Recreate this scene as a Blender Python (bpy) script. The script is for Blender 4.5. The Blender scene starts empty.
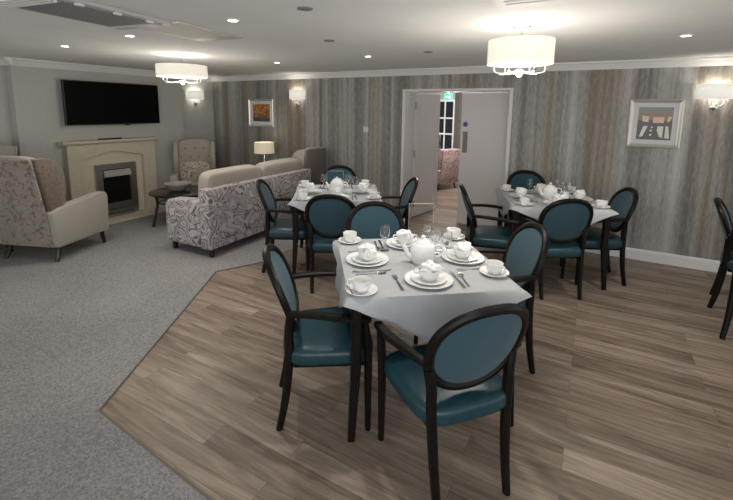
import bpy, bmesh, math, random
from mathutils import Vector, Matrix, noise as mnoise
random.seed(7)
PI = math.pi
scene = bpy.context.scene
C = scene.collection

# ------------------------------------------------------------------ helpers
def tag(o, label=None, cat=None, group=None, kind=None):
    if label: o['label'] = label
    if cat: o['category'] = cat
    if group: o['group'] = group
    if kind: o['kind'] = kind
    return o

def thing(name, label, cat, loc=(0, 0, 0), rotz=0.0, group=None):
    o = bpy.data.objects.new(name, None); C.objects.link(o)
    o.empty_display_size = 0.1
    o.location = loc; o.rotation_euler = (0, 0, rotz)
    return tag(o, label, cat, group)

def obj(name, bm, mats, parent=None, smooth=True, loc=(0, 0, 0), rot=(0, 0, 0), angle=40):
    bmesh.ops.remove_doubles(bm, verts=bm.verts, dist=1e-5)
    bmesh.ops.recalc_face_normals(bm, faces=bm.faces)
    me = bpy.data.meshes.new(name)
    if smooth:
        lim = math.radians(angle)
        for f in bm.faces: f.smooth = True
        for e in bm.edges:
            if len(e.link_faces) == 2 and e.calc_face_angle(0) > lim: e.smooth = False
    bm.to_mesh(me); bm.free()
    for m in (mats if isinstance(mats, (list, tuple)) else [mats]): me.materials.append(m)
    o = bpy.data.objects.new(name, me); C.objects.link(o)
    if parent is not None: o.parent = parent
    o.location = loc; o.rotation_euler = rot
    return o

def dup(root, loc=None, rotz=None, label=None, group=None):
    r = root.copy(); C.objects.link(r)
    if loc is not None: r.location = loc
    if rotz is not None: r.rotation_euler = (0, 0, rotz)
    if label: r['label'] = label
    if group: r['group'] = group
    for ch in list(root.children):
        c = ch.copy(); C.objects.link(c); c.parent = r
        for g in list(ch.children):
            d = g.copy(); C.objects.link(d); d.parent = c
    return r

def box(bm, x0, x1, y0, y1, z0, z1, bev=0.0, seg=2, mi=0):
    g = bmesh.ops.create_cube(bm, size=1.0)
    vs = g['verts']
    for v in vs:
        v.co = Vector(((x0 + x1) / 2 + v.co.x * (x1 - x0), (y0 + y1) / 2 + v.co.y * (y1 - y0), (z0 + z1) / 2 + v.co.z * (z1 - z0)))
    fs = set(f for v in vs for f in v.link_faces)
    for f in fs: f.material_index = mi
    if bev > 0:
        es = list(set(e for v in vs for e in v.link_edges))
        bmesh.ops.bevel(bm, geom=es, offset=bev, segments=seg, affect='EDGES', profile=0.5)
    return bm

def B(*a, **k):
    return box(bmesh.new(), *a, **k)

def quad(bm, pts, mi=0):
    f = bm.faces.new([bm.verts.new(p) for p in pts]); f.material_index = mi
    return f

def lathe(prof, seg=32, bm=None, cx=0, cy=0, cz=0, mi=0):
    bm = bm or bmesh.new()
    rings = []
    for r, z in prof:
        if r < 1e-6: rings.append([bm.verts.new((cx, cy, cz + z))])
        else: rings.append([bm.verts.new((cx + r * math.cos(2 * PI * k / seg), cy + r * math.sin(2 * PI * k / seg), cz + z)) for k in range(seg)])
    for a, b in zip(rings, rings[1:]):
        for k in range(seg):
            k2 = (k + 1) % seg
            if len(a) == 1 and len(b) == 1: continue
            if len(a) == 1: f = bm.faces.new((a[0], b[k], b[k2]))
            elif len(b) == 1: f = bm.faces.new((a[k], b[0], a[k2]))
            else: f = bm.faces.new((a[k], b[k], b[k2], a[k2]))
            f.material_index = mi
    return bm

def sweep(pts, w, d, up=(0, 0, 1), closed=False, bm=None, ch=0.28, mi=0):
    """rounded rectangular bar along pts; w across, d along the up side; each a number or list"""
    bm = bm or bmesh.new()
    n = len(pts); P = [Vector(p) for p in pts]
    W = w if isinstance(w, (list, tuple)) else [w] * n
    D = d if isinstance(d, (list, tuple)) else [d] * n
    ups = up if isinstance(up, list) else [up] * n
    rings = []
    for i in range(n):
        a = P[(i - 1) % n] if (closed or i > 0) else P[i]
        b = P[(i + 1) % n] if (closed or i < n - 1) else P[i]
        t = (b - a).normalized()
        s = t.cross(Vector(ups[i]))
        if s.length < 1e-6: s = t.cross(Vector((1, 0, 0)))
        s.normalize(); u = s.cross(t).normalized()
        hw, hd = W[i] / 2, D[i] / 2; c = ch * min(W[i], D[i])
        sec = [(-hw, -hd + c), (-hw + c, -hd), (hw - c, -hd), (hw, -hd + c), (hw, hd - c), (hw - c, hd), (-hw + c, hd), (-hw, hd - c)]
        rings.append([bm.verts.new(P[i] + s * x + u * y) for x, y in sec])
    m = 8
    for i in range(n if closed else n - 1):
        a, b = rings[i], rings[(i + 1) % n]
        for k in range(m):
            f = bm.faces.new((a[k], a[(k + 1) % m], b[(k + 1) % m], b[k])); f.material_index = mi
    if not closed:
        bm.faces.new(rings[0]).material_index = mi; bm.faces.new(rings[-1][::-1]).material_index = mi
    return bm

def tube(pts, r, seg=10, bm=None, closed=False, mi=0):
    bm = bm or bmesh.new()
    n = len(pts); P = [Vector(p) for p in pts]
    R = r if isinstance(r, (list, tuple)) else [r] * n
    rings = []; prev = None
    for i in range(n):
        a = P[(i - 1) % n] if (closed or i > 0) else P[i]
        b = P[(i + 1) % n] if (closed or i < n - 1) else P[i]
        t = (b - a).normalized()
        if prev is None:
            s = t.cross(Vector((0, 0, 1)))
            if s.length < 1e-3: s = t.cross(Vector((1, 0, 0)))
        else:
            s = prev - t * prev.dot(t)
        s.normalize(); prev = s; u = t.cross(s)
        rings.append([bm.verts.new(P[i] + (s * math.cos(2 * PI * k / seg) + u * math.sin(2 * PI * k / seg)) * R[i]) for k in range(seg)])
    for i in range(n if closed else n - 1):
        a, b = rings[i], rings[(i + 1) % n]
        for k in range(seg):
            bm.faces.new((a[k], a[(k + 1) % seg], b[(k + 1) % seg], b[k])).material_index = mi
    if not closed:
        bm.faces.new(rings[0][::-1]).material_index = mi; bm.faces.new(rings[-1]).material_index = mi
    return bm

def smoothpath(pts, n=6, closed=False):
    P = [Vector(p) for p in pts]; out = []
    m = len(P)
    for i in range(m if closed else m - 1):
        p0 = P[(i - 1) % m] if (closed or i > 0) else P[i]
        p1 = P[i]; p2 = P[(i + 1) % m]
        p3 = P[(i + 2) % m] if (closed or i < m - 2) else P[(i + 1) % m]
        for k in range(n):
            t = k / n
            out.append(0.5 * ((2 * p1) + (p2 - p0) * t + (2 * p0 - 5 * p1 + 4 * p2 - p3) * t * t + (3 * p1 - p0 - 3 * p2 + p3) * t ** 3))
    if not closed: out.append(P[-1])
    return out

def cushion(sx, sy, sz, cx=0, cy=0, cz=0, n=8, p=5.0, bm=None, taper=None, puff=0.25):
    """soft rounded block: superellipsoid edges with a puffed top"""
    bm = bm or bmesh.new()
    g = bmesh.ops.create_cube(bm, size=2.0)
    fs = list(set(f for v in g['verts'] for f in v.link_faces))
    es = list(set(e for f in fs for e in f.edges))
    bmesh.ops.subdivide_edges(bm, edges=es, cuts=n - 1, use_grid_fill=True)
    vs = list(bm.verts)
    for v in vs:
        x, y, z = v.co
        k = (abs(x) ** p + abs(y) ** p + abs(z) ** p) ** (1 / p)
        x, y, z = x / k, y / k, z / k
        z *= 1 + puff * (1 - min(1, x * x)) * (1 - min(1, y * y))
        tx = 1.0 if taper is None else taper + (1 - taper) * (y + 1) / 2
        v.co = Vector((cx + x * sx / 2 * tx, cy + y * sy / 2, cz + z * sz / 2))
    return bm

def prism(poly, x0, x1, axis='x', bm=None, bev=0.0, mi=0, seg=2):
    """poly of (a,b) extruded between x0 and x1 along axis; a,b are the two other axes in order"""
    bm = bm or bmesh.new()
    def pt(t, a, b): return {'x': (t, a, b), 'y': (a, t, b), 'z': (a, b, t)}[axis]
    A = [bm.verts.new(pt(x0, a, b)) for a, b in poly]; Bv = [bm.verts.new(pt(x1, a, b)) for a, b in poly]
    fs = [bm.faces.new(A), bm.faces.new(Bv[::-1])]
    n = len(poly)
    for i in range(n): fs.append(bm.faces.new((A[i], Bv[i], Bv[(i + 1) % n], A[(i + 1) % n])))
    for f in fs: f.material_index = mi
    if bev:
        bmesh.ops.recalc_face_normals(bm, faces=fs)
        es = list(set(e for f in fs for e in f.edges))
        bmesh.ops.bevel(bm, geom=es, offset=bev, segments=seg, affect='EDGES', profile=0.5)
    return bm

# ------------------------------------------------------------------ materials
def mat(name, col, rough=0.5, metal=0.0, emit=0.0, ecol=None, trans=0.0, spec=0.5, sheen=0.0, coat=0.0, alpha=1.0, ior=1.45):
    m = bpy.data.materials.new(name); m.use_nodes = True
    b = m.node_tree.nodes['Principled BSDF']
    b.inputs['Base Color'].default_value = (*col, 1); b.inputs['Roughness'].default_value = rough
    b.inputs['Metallic'].default_value = metal; b.inputs['Specular IOR Level'].default_value = spec
    b.inputs['Transmission Weight'].default_value = trans; b.inputs['IOR'].default_value = ior
    b.inputs['Sheen Weight'].default_value = sheen; b.inputs['Coat Weight'].default_value = coat
    b.inputs['Alpha'].default_value = alpha
    if emit:
        b.inputs['Emission Color'].default_value = (*(ecol or col), 1); b.inputs['Emission Strength'].default_value = emit
    return m

def N(m, t, **k):
    n = m.node_tree.nodes.new(t)
    for a, v in k.items():
        if a in n.inputs: n.inputs[a].default_value = v
        else: setattr(n, a, v)
    return n

def L(m, a, b): m.node_tree.links.new(a, b)

def bsdf(m): return m.node_tree.nodes['Principled BSDF']

def ramp(m, fac, stops, interp='LINEAR'):
    r = N(m, 'ShaderNodeValToRGB'); r.color_ramp.interpolation = interp
    e = r.color_ramp.elements
    while len(e) > 1: e.remove(e[-1])
    e[0].position = stops[0][0]; e[0].color = (*stops[0][1], 1)
    for p, c in stops[1:]:
        x = e.new(p); x.color = (*c, 1)
    L(m, fac, r.inputs['Fac']); return r

def texco(m, scale=(1, 1, 1), rot=(0, 0, 0), out='Object'):
    t = N(m, 'ShaderNodeTexCoord'); mp = N(m, 'ShaderNodeMapping')
    mp.inputs['Scale'].default_value = scale; mp.inputs['Rotation'].default_value = rot
    L(m, t.outputs[out], mp.inputs['Vector']); return mp.outputs['Vector']

def bump(m, h, strength=0.3, dist=0.01):
    b = N(m, 'ShaderNodeBump'); b.inputs['Strength'].default_value = strength; b.inputs['Distance'].default_value = dist
    L(m, h, b.inputs['Height']); L(m, b.outputs['Normal'], bsdf(m).inputs['Normal'])

def speckle(name, c1, c2, scale=200, rough=0.9, stretch=(1, 1, 1), bstr=0.2, sheen=0.0, spec=0.3):
    m = mat(name, c1, rough, sheen=sheen, spec=spec)
    n = N(m, 'ShaderNodeTexNoise', Scale=scale, Detail=3.0); L(m, texco(m, stretch), n.inputs['Vector'])
    r = ramp(m, n.outputs['Fac'], [(0.32, c1), (0.68, c2)]); L(m, r.outputs['Color'], bsdf(m).inputs['Base Color'])
    if bstr: bump(m, n.outputs['Fac'], bstr, 0.003)
    return m

M = {}
M['paint_wall'] = speckle('paint_wall', (0.44, 0.44, 0.41), (0.47, 0.465, 0.435), 30, 0.9, bstr=0)
M['ceiling'] = speckle('ceiling_paint', (0.74, 0.74, 0.73), (0.77, 0.77, 0.76), 3, 0.95, bstr=0)
M['white_trim'] = mat('white_trim', (0.72, 0.72, 0.71), 0.45)
M['door_white'] = mat('door_white', (0.66, 0.64, 0.64), 0.5)
M['dark_gap'] = mat('dark_gap', (0.03, 0.03, 0.03), 0.8)

# striped wallpaper
m = mat('striped_wallpaper', (0.3, 0.28, 0.26), 0.75); M['wallpaper'] = m
def stripe(sx, sz, detail, seed):
    v = texco(m, (sx, 0.0, sz)); n = N(m, 'ShaderNodeTexNoise', Scale=1.0, Detail=detail, Roughness=0.6)
    ad = N(m, 'ShaderNodeVectorMath', operation='ADD'); ad.inputs[1].default_value = (seed, seed * 1.7, 0)
    L(m, v, ad.inputs[0]); L(m, ad.outputs[0], n.inputs['Vector']); return n.outputs['Fac']
wide = stripe(3.4, 0.04, 2.0, 3.0); mid = stripe(22, 0.25, 3.0, 11.0); fine = stripe(70, 14.0, 2.0, 31.0); hue = stripe(3.1, 0.05, 1.0, 57.0)
def mth(op, a, b):
    n = N(m, 'ShaderNodeMath', operation=op)
    for i, x in enumerate((a, b)):
        if isinstance(x, (int, float)): n.inputs[i].default_value = x
        else: L(m, x, n.inputs[i])
    return n.outputs[0]
val = mth('ADD', mth('MULTIPLY', wide, 0.57), mth('ADD', mth('MULTIPLY', mid, 0.30), mth('MULTIPLY', fine, 0.20)))
r1 = ramp(m, val, [(0.36, (0.11, 0.102, 0.092)), (0.46, (0.185, 0.173, 0.158)), (0.52, (0.26, 0.25, 0.235)), (0.58, (0.345, 0.338, 0.325)), (0.68, (0.47, 0.462, 0.45))])
r2 = ramp(m, val, [(0.36, (0.135, 0.115, 0.092)), (0.52, (0.25, 0.215, 0.172)), (0.68, (0.41, 0.37, 0.315))])
hr = ramp(m, hue, [(0.53, (0, 0, 0)), (0.64, (1, 1, 1))])
mx = N(m, 'ShaderNodeMix', data_type='RGBA')
L(m, hr.outputs['Color'], mx.inputs[0]); L(m, r1.outputs['Color'], mx.inputs[6]); L(m, r2.outputs['Color'], mx.inputs[7])
L(m, mx.outputs[2], bsdf(m).inputs['Base Color'])

# carpet
m = mat('grey_carpet', (0.25, 0.24, 0.235), 1.0, spec=0.1); M['carpet'] = m
n1 = N(m, 'ShaderNodeTexNoise', Scale=85.0, Detail=4.0, Roughness=0.7); L(m, texco(m), n1.inputs['Vector'])
n2 = N(m, 'ShaderNodeTexNoise', Scale=1.2, Detail=2.0); L(m, texco(m), n2.inputs['Vector'])
r = ramp(m, n1.outputs['Fac'], [(0.3, (0.155, 0.15, 0.148)), (0.5, (0.275, 0.268, 0.265)), (0.7, (0.40, 0.39, 0.385))])
r2 = ramp(m, n2.outputs['Fac'], [(0.35, (0.9, 0.9, 0.9)), (0.65, (1.05, 1.04, 1.03))])
mx = N(m, 'ShaderNodeMix', data_type='RGBA', blend_type='MULTIPLY'); mx.inputs[0].default_value = 1
L(m, r.outputs['Color'], mx.inputs[6]); L(m, r2.outputs['Color'], mx.inputs[7]); L(m, mx.outputs[2], bsdf(m).inputs['Base Color'])
bump(m, n1.outputs['Fac'], 0.8, 0.012)

# wood planks (boards run along x)
m = mat('wood_planks', (0.2, 0.15, 0.11), 0.42, spec=0.35); M['wood'] = m
v = texco(m)
br = N(m, 'ShaderNodeTexBrick'); br.offset = 0.37; br.offset_frequency = 2
br.inputs['Scale'].default_value = 1.0; br.inputs['Brick Width'].default_value = 1.15; br.inputs['Row Height'].default_value = 0.148
br.inputs['Mortar Size'].default_value = 0.0016; br.inputs['Mortar Smooth'].default_value = 0.3; br.inputs['Bias'].default_value = 0.0
br.inputs['Color1'].default_value = (0.05, 0.05, 0.05, 1); br.inputs['Color2'].default_value = (0.95, 0.95, 0.95, 1); br.inputs['Mortar'].default_value = (0.5, 0.5, 0.5, 1)
L(m, v, br.inputs['Vector'])
sep = N(m, 'ShaderNodeSeparateColor'); L(m, br.outputs['Color'], sep.inputs[0])
off = N(m, 'ShaderNodeCombineXYZ'); L(m, mth('MULTIPLY', sep.outputs[0], 9.0), off.inputs[0]); L(m, mth('MULTIPLY', sep.outputs[0], 5.0), off.inputs[2])
v2 = texco(m, (1.5, 19.0, 1.0)); ad = N(m, 'ShaderNodeVectorMath', operation='ADD'); L(m, v2, ad.inputs[0]); L(m, off.outputs[0], ad.inputs[1])
g1 = N(m, 'ShaderNodeTexNoise', Scale=1.0, Detail=5.0, Roughness=0.62, Distortion=1.1); L(m, ad.outputs[0], g1.inputs['Vector'])
g2 = N(m, 'ShaderNodeTexNoise', Scale=4.0, Detail=4.0, Roughness=0.7); L(m, ad.outputs[0], g2.inputs['Vector'])
val = mth('ADD', mth('MULTIPLY', g1.outputs['Fac'], 0.66), mth('ADD', mth('MULTIPLY', g2.outputs['Fac'], 0.16), mth('MULTIPLY', sep.outputs[0], 0.17)))
r = ramp(m, val, [(0.32, (0.095, 0.068, 0.050)), (0.43, (0.172, 0.130, 0.100)), (0.54, (0.248, 0.195, 0.153)), (0.68, (0.37, 0.302, 0.243))])
dk = N(m, 'ShaderNodeMix', data_type='RGBA'); L(m, mth('MULTIPLY', br.outputs['Fac'], 0.55), dk.inputs[0])
L(m, r.outputs['Color'], dk.inputs[6]); dk.inputs[7].default_value = (0.06, 0.045, 0.035, 1)
L(m, dk.outputs[2], bsdf(m).inputs['Base Color'])

M['chair_wood'] = speckle('dark_stained_wood', (0.004, 0.0032, 0.0027), (0.009, 0.007, 0.006), 40, 0.36, (1, 1, 0.1), 0, spec=0.22)
m = speckle('teal_weave', (0.014, 0.043, 0.060), (0.036, 0.088, 0.115), 260, 0.8, (1, 1, 2.2), 0.3, sheen=0.15); M['teal_fabric'] = m
M['teal_vinyl'] = speckle('teal_vinyl', (0.008, 0.036, 0.047), (0.013, 0.050, 0.063), 30, 0.33, bstr=0.0, spec=0.5)
M['cloth'] = speckle('white_tablecloth', (0.40, 0.41, 0.425), (0.43, 0.44, 0.455), 15, 0.85, bstr=0.0)
M['china'] = mat('white_china', (0.80, 0.80, 0.79), 0.16, spec=0.5)
M['napkin'] = mat('white_napkin', (0.82, 0.82, 0.82), 0.8)
M['steel'] = mat('polished_steel', (0.55, 0.55, 0.55), 0.18, 1.0)
M['chrome'] = mat('chrome', (0.75, 0.75, 0.75), 0.12, 1.0)
M['brushed'] = mat('brushed_steel', (0.45, 0.44, 0.42), 0.35, 1.0)
M['glass'] = mat('clear_glass', (0.97, 0.98, 0.98), 0.02, trans=1.0, ior=1.45)
M['acrylic'] = mat('clear_acrylic', (0.96, 0.97, 0.97), 0.03, trans=1.0, ior=1.12)
M['acrylic_edge'] = mat('acrylic_edge', (0.75, 0.62, 0.52), 0.3)
M['shade'] = mat('lit_white_shade', (0.80, 0.79, 0.74), 0.8, emit=0.22, ecol=(1.0, 0.97, 0.89))
def translucent(m, col):
    t = N(m, 'ShaderNodeBsdfTranslucent'); t.inputs['Color'].default_value = (*col, 1)
    x = N(m, 'ShaderNodeMixShader'); x.inputs[0].default_value = .22
    L(m, bsdf(m).outputs[0], x.inputs[1]); L(m, t.outputs[0], x.inputs[2])
    L(m, x.outputs[0], m.node_tree.nodes['Material Output'].inputs['Surface'])
translucent(M['shade'], (.85, .82, .75))
M['shade_warm'] = mat('lit_cream_shade', (0.62, 0.56, 0.44), 0.8, emit=0.20, ecol=(1.0, 0.86, 0.62))
M['sconce_shade'] = mat('lit_sconce_shade', (0.85, 0.84, 0.78), 0.8, emit=0.30, ecol=(1.0, 0.97, 0.88))
M['bulb'] = mat('bulb', (1, 1, 0.95), 0.5, emit=1.6, ecol=(1, 0.95, 0.85))
M['downlight'] = mat('downlight_lens', (1, 1, 1), 0.5, emit=14.0, ecol=(1, 0.98, 0.95))
M['grey_grille'] = speckle('grey_grille', (0.16, 0.16, 0.16), (0.30, 0.30, 0.30), 160, 0.7, bstr=0.2)
M['unit_white'] = mat('unit_white', (0.50, 0.50, 0.50), 0.5)
M['panel_cream'] = mat('panel_cream', (0.60, 0.57, 0.50), 0.7)
M['black_screen'] = mat('black_screen', (0.002, 0.002, 0.0024), 0.4, spec=0.1)
M['black_plastic'] = mat('black_plastic', (0.012, 0.012, 0.012), 0.45)
M['stone'] = speckle('cream_stone', (0.50, 0.455, 0.36), (0.56, 0.51, 0.41), 25, 0.7, bstr=0.05)
M['fire_black'] = mat('fire_black', (0.004, 0.004, 0.004), 0.3)
M['beige_fabric'] = speckle('beige_weave', (0.33, 0.29, 0.245), (0.42, 0.375, 0.32), 220, 0.95, bstr=0.3, sheen=0.2)
M['pale_fabric'] = speckle('pale_stone_weave', (0.29, 0.27, 0.232), (0.35, 0.327, 0.285), 220, 0.95, bstr=0.3, sheen=0.2)
M['grey_fabric'] = speckle('grey_brown_weave', (0.13, 0.115, 0.10), (0.18, 0.16, 0.14), 220, 0.95, bstr=0.3, sheen=0.2)
M['brown_velvet'] = speckle('brown_velvet', (0.10, 0.068, 0.05), (0.165, 0.12, 0.09), 35, 0.8, bstr=0.1, sheen=0.5)

def swirl(name, light, midc, dark, scale, rough=0.9, lines=True):
    m = mat(name, light, rough, spec=0.2, sheen=0.2)
    v = texco(m)
    n = N(m, 'ShaderNodeTexNoise', Scale=scale, Detail=1.2, Roughness=0.45, Distortion=1.6); L(m, v, n.inputs['Vector'])
    st = [(0.0, light), (0.34, light), (0.365, dark), (0.39, midc), (0.43, light), (0.455, dark), (0.475, light), (0.53, light), (0.545, dark), (0.57, midc), (0.62, light), (0.64, dark), (0.66, light)]
    if not lines: st = [(0.36, dark), (0.44, midc), (0.52, light), (0.6, midc), (0.68, light)]
    r = ramp(m, n.outputs['Fac'], st); L(m, r.outputs['Color'], bsdf(m).inputs['Base Color'])
    return m
M['swirl'] = swirl('swirl_print_fabric', (0.44, 0.405, 0.405), (0.25, 0.215, 0.21), (0.06, 0.048, 0.046), 4.3)
M['damask'] = swirl('mottled_velvet', (0.30, 0.27, 0.235), (0.235, 0.205, 0.178), (0.16, 0.13, 0.112), 17, lines=False)
M['pink_floral'] = swirl('pink_floral_fabric', (0.50, 0.40, 0.39), (0.37, 0.24, 0.24), (0.24, 0.12, 0.13), 14, lines=False)
M['cushion_print'] = swirl('cushion_print', (0.52, 0.48, 0.40), (0.34, 0.29, 0.23), (0.14, 0.11, 0.09), 7)
M['table_dark'] = mat('dark_lacquer', (0.018, 0.014, 0.012), 0.25)
M['green_sign'] = mat('green_exit_sign', (0.0, 0.30, 0.13), 0.5, emit=0.5, ecol=(0.02, 0.75, 0.30))
M['sign_white'] = mat('sign_white', (0.9, 0.95, 0.9), 0.5, emit=0.8)
M['blue_disc'] = mat('blue_disc', (0.03, 0.06, 0.16), 0.4)
M['frame_silver'] = mat('silver_frame', (0.62, 0.60, 0.55), 0.3, 0.55)
M['mat_board'] = mat('white_mount', (0.62, 0.63, 0.65), 0.7)
M['night_glass'] = mat('night_window', (0.03, 0.035, 0.04), 0.05)
M['curtain'] = speckle('taupe_curtain', (0.20, 0.18, 0.16), (0.26, 0.24, 0.22), 20, 0.9, bstr=0.0)
M['socket'] = mat('socket_white', (0.62, 0.62, 0.6), 0.4)
M['bowl_grey'] = speckle('grey_woven_bowl', (0.24, 0.23, 0.21), (0.48, 0.46, 0.43), 70, 0.6, bstr=0.3)
M['magazine'] = mat('pale_paper', (0.55, 0.53, 0.50), 0.6)

# ------------------------------------------------------------------ room shell
YW, HC = 5.40, 2.22           # striped wall, ceiling height
XB, XA = -6.20, -6.34         # chimney breast face, alcove face
YB0, YB1 = 2.30, 4.63         # breast left and right edges
DX0, DX1, DH, WT = -2.41, -0.93, 1.935, 0.34   # doorway, wall thickness

def S(o): o['kind'] = 'structure'; return o
S(obj('floor', B(-8.2, 3.6, -1.5, 10.4, -0.08, 0.0), M['wood'], smooth=False))
poly = [(-6.6, -1.5), (3.6, -1.5), (3.6, 1.0), (-1.34, 1.0), (-2.25, 1.05), (-3.25, 2.71), (-3.03, 3.15), (-3.03, 5.40), (-6.6, 5.40)]
S(obj('floor_carpet', prism(poly, 0.0, 0.007, 'z'), M['carpet'], smooth=False))
# thin trim strip between carpet and boards
S(obj('trim_1', sweep([(-1.2, 0.993, 0.006), (-1.34, 1.0, 0.006), (-2.25, 1.05, 0.006), (-3.25, 2.71, 0.006), (-3.03, 3.15, 0.006)], 0.012, 0.006), mat('edge_strip', (0.13, 0.11, 0.09), 0.6), smooth=False))
S(obj('ceiling', B(-7.0, 3.6, -1.5, YW, HC, HC + 0.08), M['ceiling'], smooth=False))
bm = bmesh.new()
box(bm, -6.9, DX0, YW, YW + WT, 0, HC); box(bm, DX1, 3.6, YW, YW + WT, 0, HC); box(bm, DX0, DX1, YW, YW + WT, DH, HC)
S(obj('wall_back', bm, M['wallpaper'], smooth=False))
S(obj('wall_left', B(-6.9, XA, -1.5, YW, 0, HC), M['paint_wall'], smooth=False))
S(obj('wall_chimney_breast', B(XA - 0.1, XB, YB0, YB1, 0, HC), M['paint_wall'], smooth=False))
# cornice
def cornice(name, p0, p1, nx, ny):
    prof = [(0.0, 0.0), (0.0, -0.085), (0.012, -0.085), (0.018, -0.07), (0.03, -0.06), (0.05, -0.03), (0.065, -0.018), (0.075, -0.014), (0.075, 0.0)]
    bm = bmesh.new(); rings = []
    for p in (p0, p1): rings.append([bm.verts.new((p[0] + nx * a, p[1] + ny * a, HC + b)) for a, b in prof])
    k = len(prof)
    for i in range(k): bm.faces.new((rings[0][i], rings[0][(i + 1) % k], rings[1][(i + 1) % k], rings[1][i]))
    bm.faces.new(rings[0]); bm.faces.new(rings[1][::-1])
    return S(obj(name, bm, M['white_trim'], smooth=False))
cornice('trim_cornice_back', (XA, YW), (3.6, YW), 0, -1)
cornice('trim_cornice_breast', (XB, YB0), (XB, YB1), 1, 0)
cornice('trim_cornice_breast_return', (XA, YB0), (XB + 0.075, YB0), 0, -1)
cornice('trim_cornice_alcove_right', (XA, YB1), (XA, YW), 1, 0)
cornice('trim_cornice_alcove_left', (XA, -1.5), (XA, YB0), 1, 0)
def skirt(name, x0, x1, y0, y1, dirx):
    bm = bmesh.new()
    if dirx: prof = [(0, 0), (-0.018, 0), (-0.018, 0.10), (-0.012, 0.118), (-0.006, 0.126), (0, 0.126)]; prism([(y0 + a, b) for a, b in prof], x0, x1, 'x', bm)
    else: prof = [(0, 0), (0.018, 0), (0.018, 0.10), (0.012, 0.118), (0.006, 0.126), (0, 0.126)]; prism([(x0 + a, b) for a, b in prof], y0, y1, 'y', bm)
    return S(obj(name, bm, M['white_trim'], smooth=False))
skirt('baseboard_back', DX1 + 0.07, 3.6, YW, YW, True)
skirt('baseboard_back_left', XA, DX0 - 0.05, YW, YW, True)
skirt('baseboard_left', XA, XA, YB1, YW, False)
skirt('baseboard_breast', XB, XB, YB0, YB1, False)
skirt('baseboard_left_near', XA, XA, -1.5, YB0, False)
# door lining
bm = bmesh.new()
box(bm, DX0 - 0.012, DX0 + 0.03, YW - 0.012, YW + WT + 0.01, 0, DH + 0.012)
box(bm, DX1 - 0.03, DX1 + 0.012, YW - 0.012, YW + WT + 0.01, 0, DH + 0.012)
box(bm, DX0 + 0.03, DX1 - 0.03, YW - 0.012, YW + WT + 0.01, DH - 0.02, DH + 0.012)
S(obj('trim_door_lining', bm, M['door_white'], smooth=False))

# doors: leaf local x from hinge, thickness in y
def door(name, w, hinge, rotz, flip, label):
    t = thing(name, label, 'door', hinge, rotz); t['kind'] = 'structure'
    sx = -1 if flip else 1
    xs = lambda a, b: (min(sx * a, sx * b), max(sx * a, sx * b))
    h0, h1 = 0.012, DH - 0.03
    leaf = obj('door_leaf', B(*xs(0.004, w), -0.02, 0.02, h0, h1, 0.003, 1), M['door_white'], t, smooth=False)
    return t, leaf, sx, xs
tl, leaf, sx, xs = door('door_1', 0.74, (DX0 + 0.035, YW + WT + 0.0, 0), math.radians(80), False, 'white left door leaf standing open into the next room')
bm = bmesh.new()          # raised moulding rectangle on the room face
for (a, b, c, d) in ((0.12, 0.62, 0.15, 0.17), (0.12, 0.62, 1.76, 1.78), (0.12, 0.14, 0.15, 1.78), (0.60, 0.62, 0.15, 1.78)):
    box(bm, a, b, -0.024, -0.019, c, d)
obj('panel_moulding', bm, M['door_white'], tl, smooth=False)
for z in (0.22, 1.0, 1.72):
    obj('hinge', B(-0.014, 0.012, -0.03, -0.012, z - 0.05, z + 0.05), M['brushed'], tl, smooth=False)
obj('door_handle', sweep(smoothpath([(0.69, -0.02, 1.0), (0.69, -0.06, 1.0), (0.69, -0.065, 1.03), (0.69, -0.065, 1.22), (0.69, -0.06, 1.25), (0.69, -0.02, 1.25)], 3), 0.018, 0.018), M['brushed'], tl)
tr, leaf, sx, xs = door('door_2', 0.71, (DX1 - 0.035, YW + WT + 0.02, 0), math.radians(-4), True, 'white right door leaf with blue disc and steel plate, nearly closed')
obj('push_plate', B(-0.675, -0.605, -0.026, -0.019, 1.06, 1.36, 0.002, 1), mat('dark_brushed_steel', (0.22, 0.2, 0.185), 0.45, 0.8), tr, smooth=False)
d = obj('fire_sign_disc', lathe([(0, 0), (0.036, 0), (0.036, 0.003), (0, 0.003)], 24), M['blue_disc'], tr, loc=(-0.645, -0.02, 1.465), rot=(PI / 2, 0, 0))
obj('sign_ring', lathe([(0.026, 0.003), (0.028, 0.003), (0.028, 0.0036), (0.026, 0.0036), (0.026, 0.003)], 24), M['mat_board'], d)

# ------------------------------------------------------------------ room beyond the doors
FY = 9.6
S(obj('wall_far', B(-7.0, 1.0, FY, FY + 0.1, 0, 2.3), mat('far_wall_paint', (0.62, 0.58, 0.57), 0.9), smooth=False))
S(obj('ceiling_far', B(-8.2, 3.6, YW + WT, FY + 0.1, 2.26, 2.34), M['white_trim'], smooth=False))
S(obj('wall_far_left', B(-7.0, -6.9, YW + WT, FY, 0, 2.3), M['paint_wall'], smooth=False))
S(obj('wall_far_right', B(1.0, 1.1, YW + WT, FY, 0, 2.3), M['paint_wall'], smooth=False))
wx0, wx1, wz0, wz1 = -3.34, -2.97, 0.72, 1.86
wt = thing('window_1', 'white framed window with dark panes in the far room', 'window', (0, FY, 0)); wt['kind'] = 'structure'
bm = bmesh.new()
box(bm, wx0 - .05, wx0, -0.05, 0, wz0 - .05, wz1 + .05); box(bm, wx1, wx1 + .05, -0.05, 0, wz0 - .05, wz1 + .05)
box(bm, wx0, wx1, -0.05, 0, wz0 - .05, wz0); box(bm, wx0, wx1, -0.05, 0, wz1, wz1 + .05)
for z in (1.09, 1.47): box(bm, wx0, wx1, -0.035, 0, z - .018, z + .018)
box(bm, -3.19, -3.16, -0.035, 0, wz0, wz1)
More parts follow.
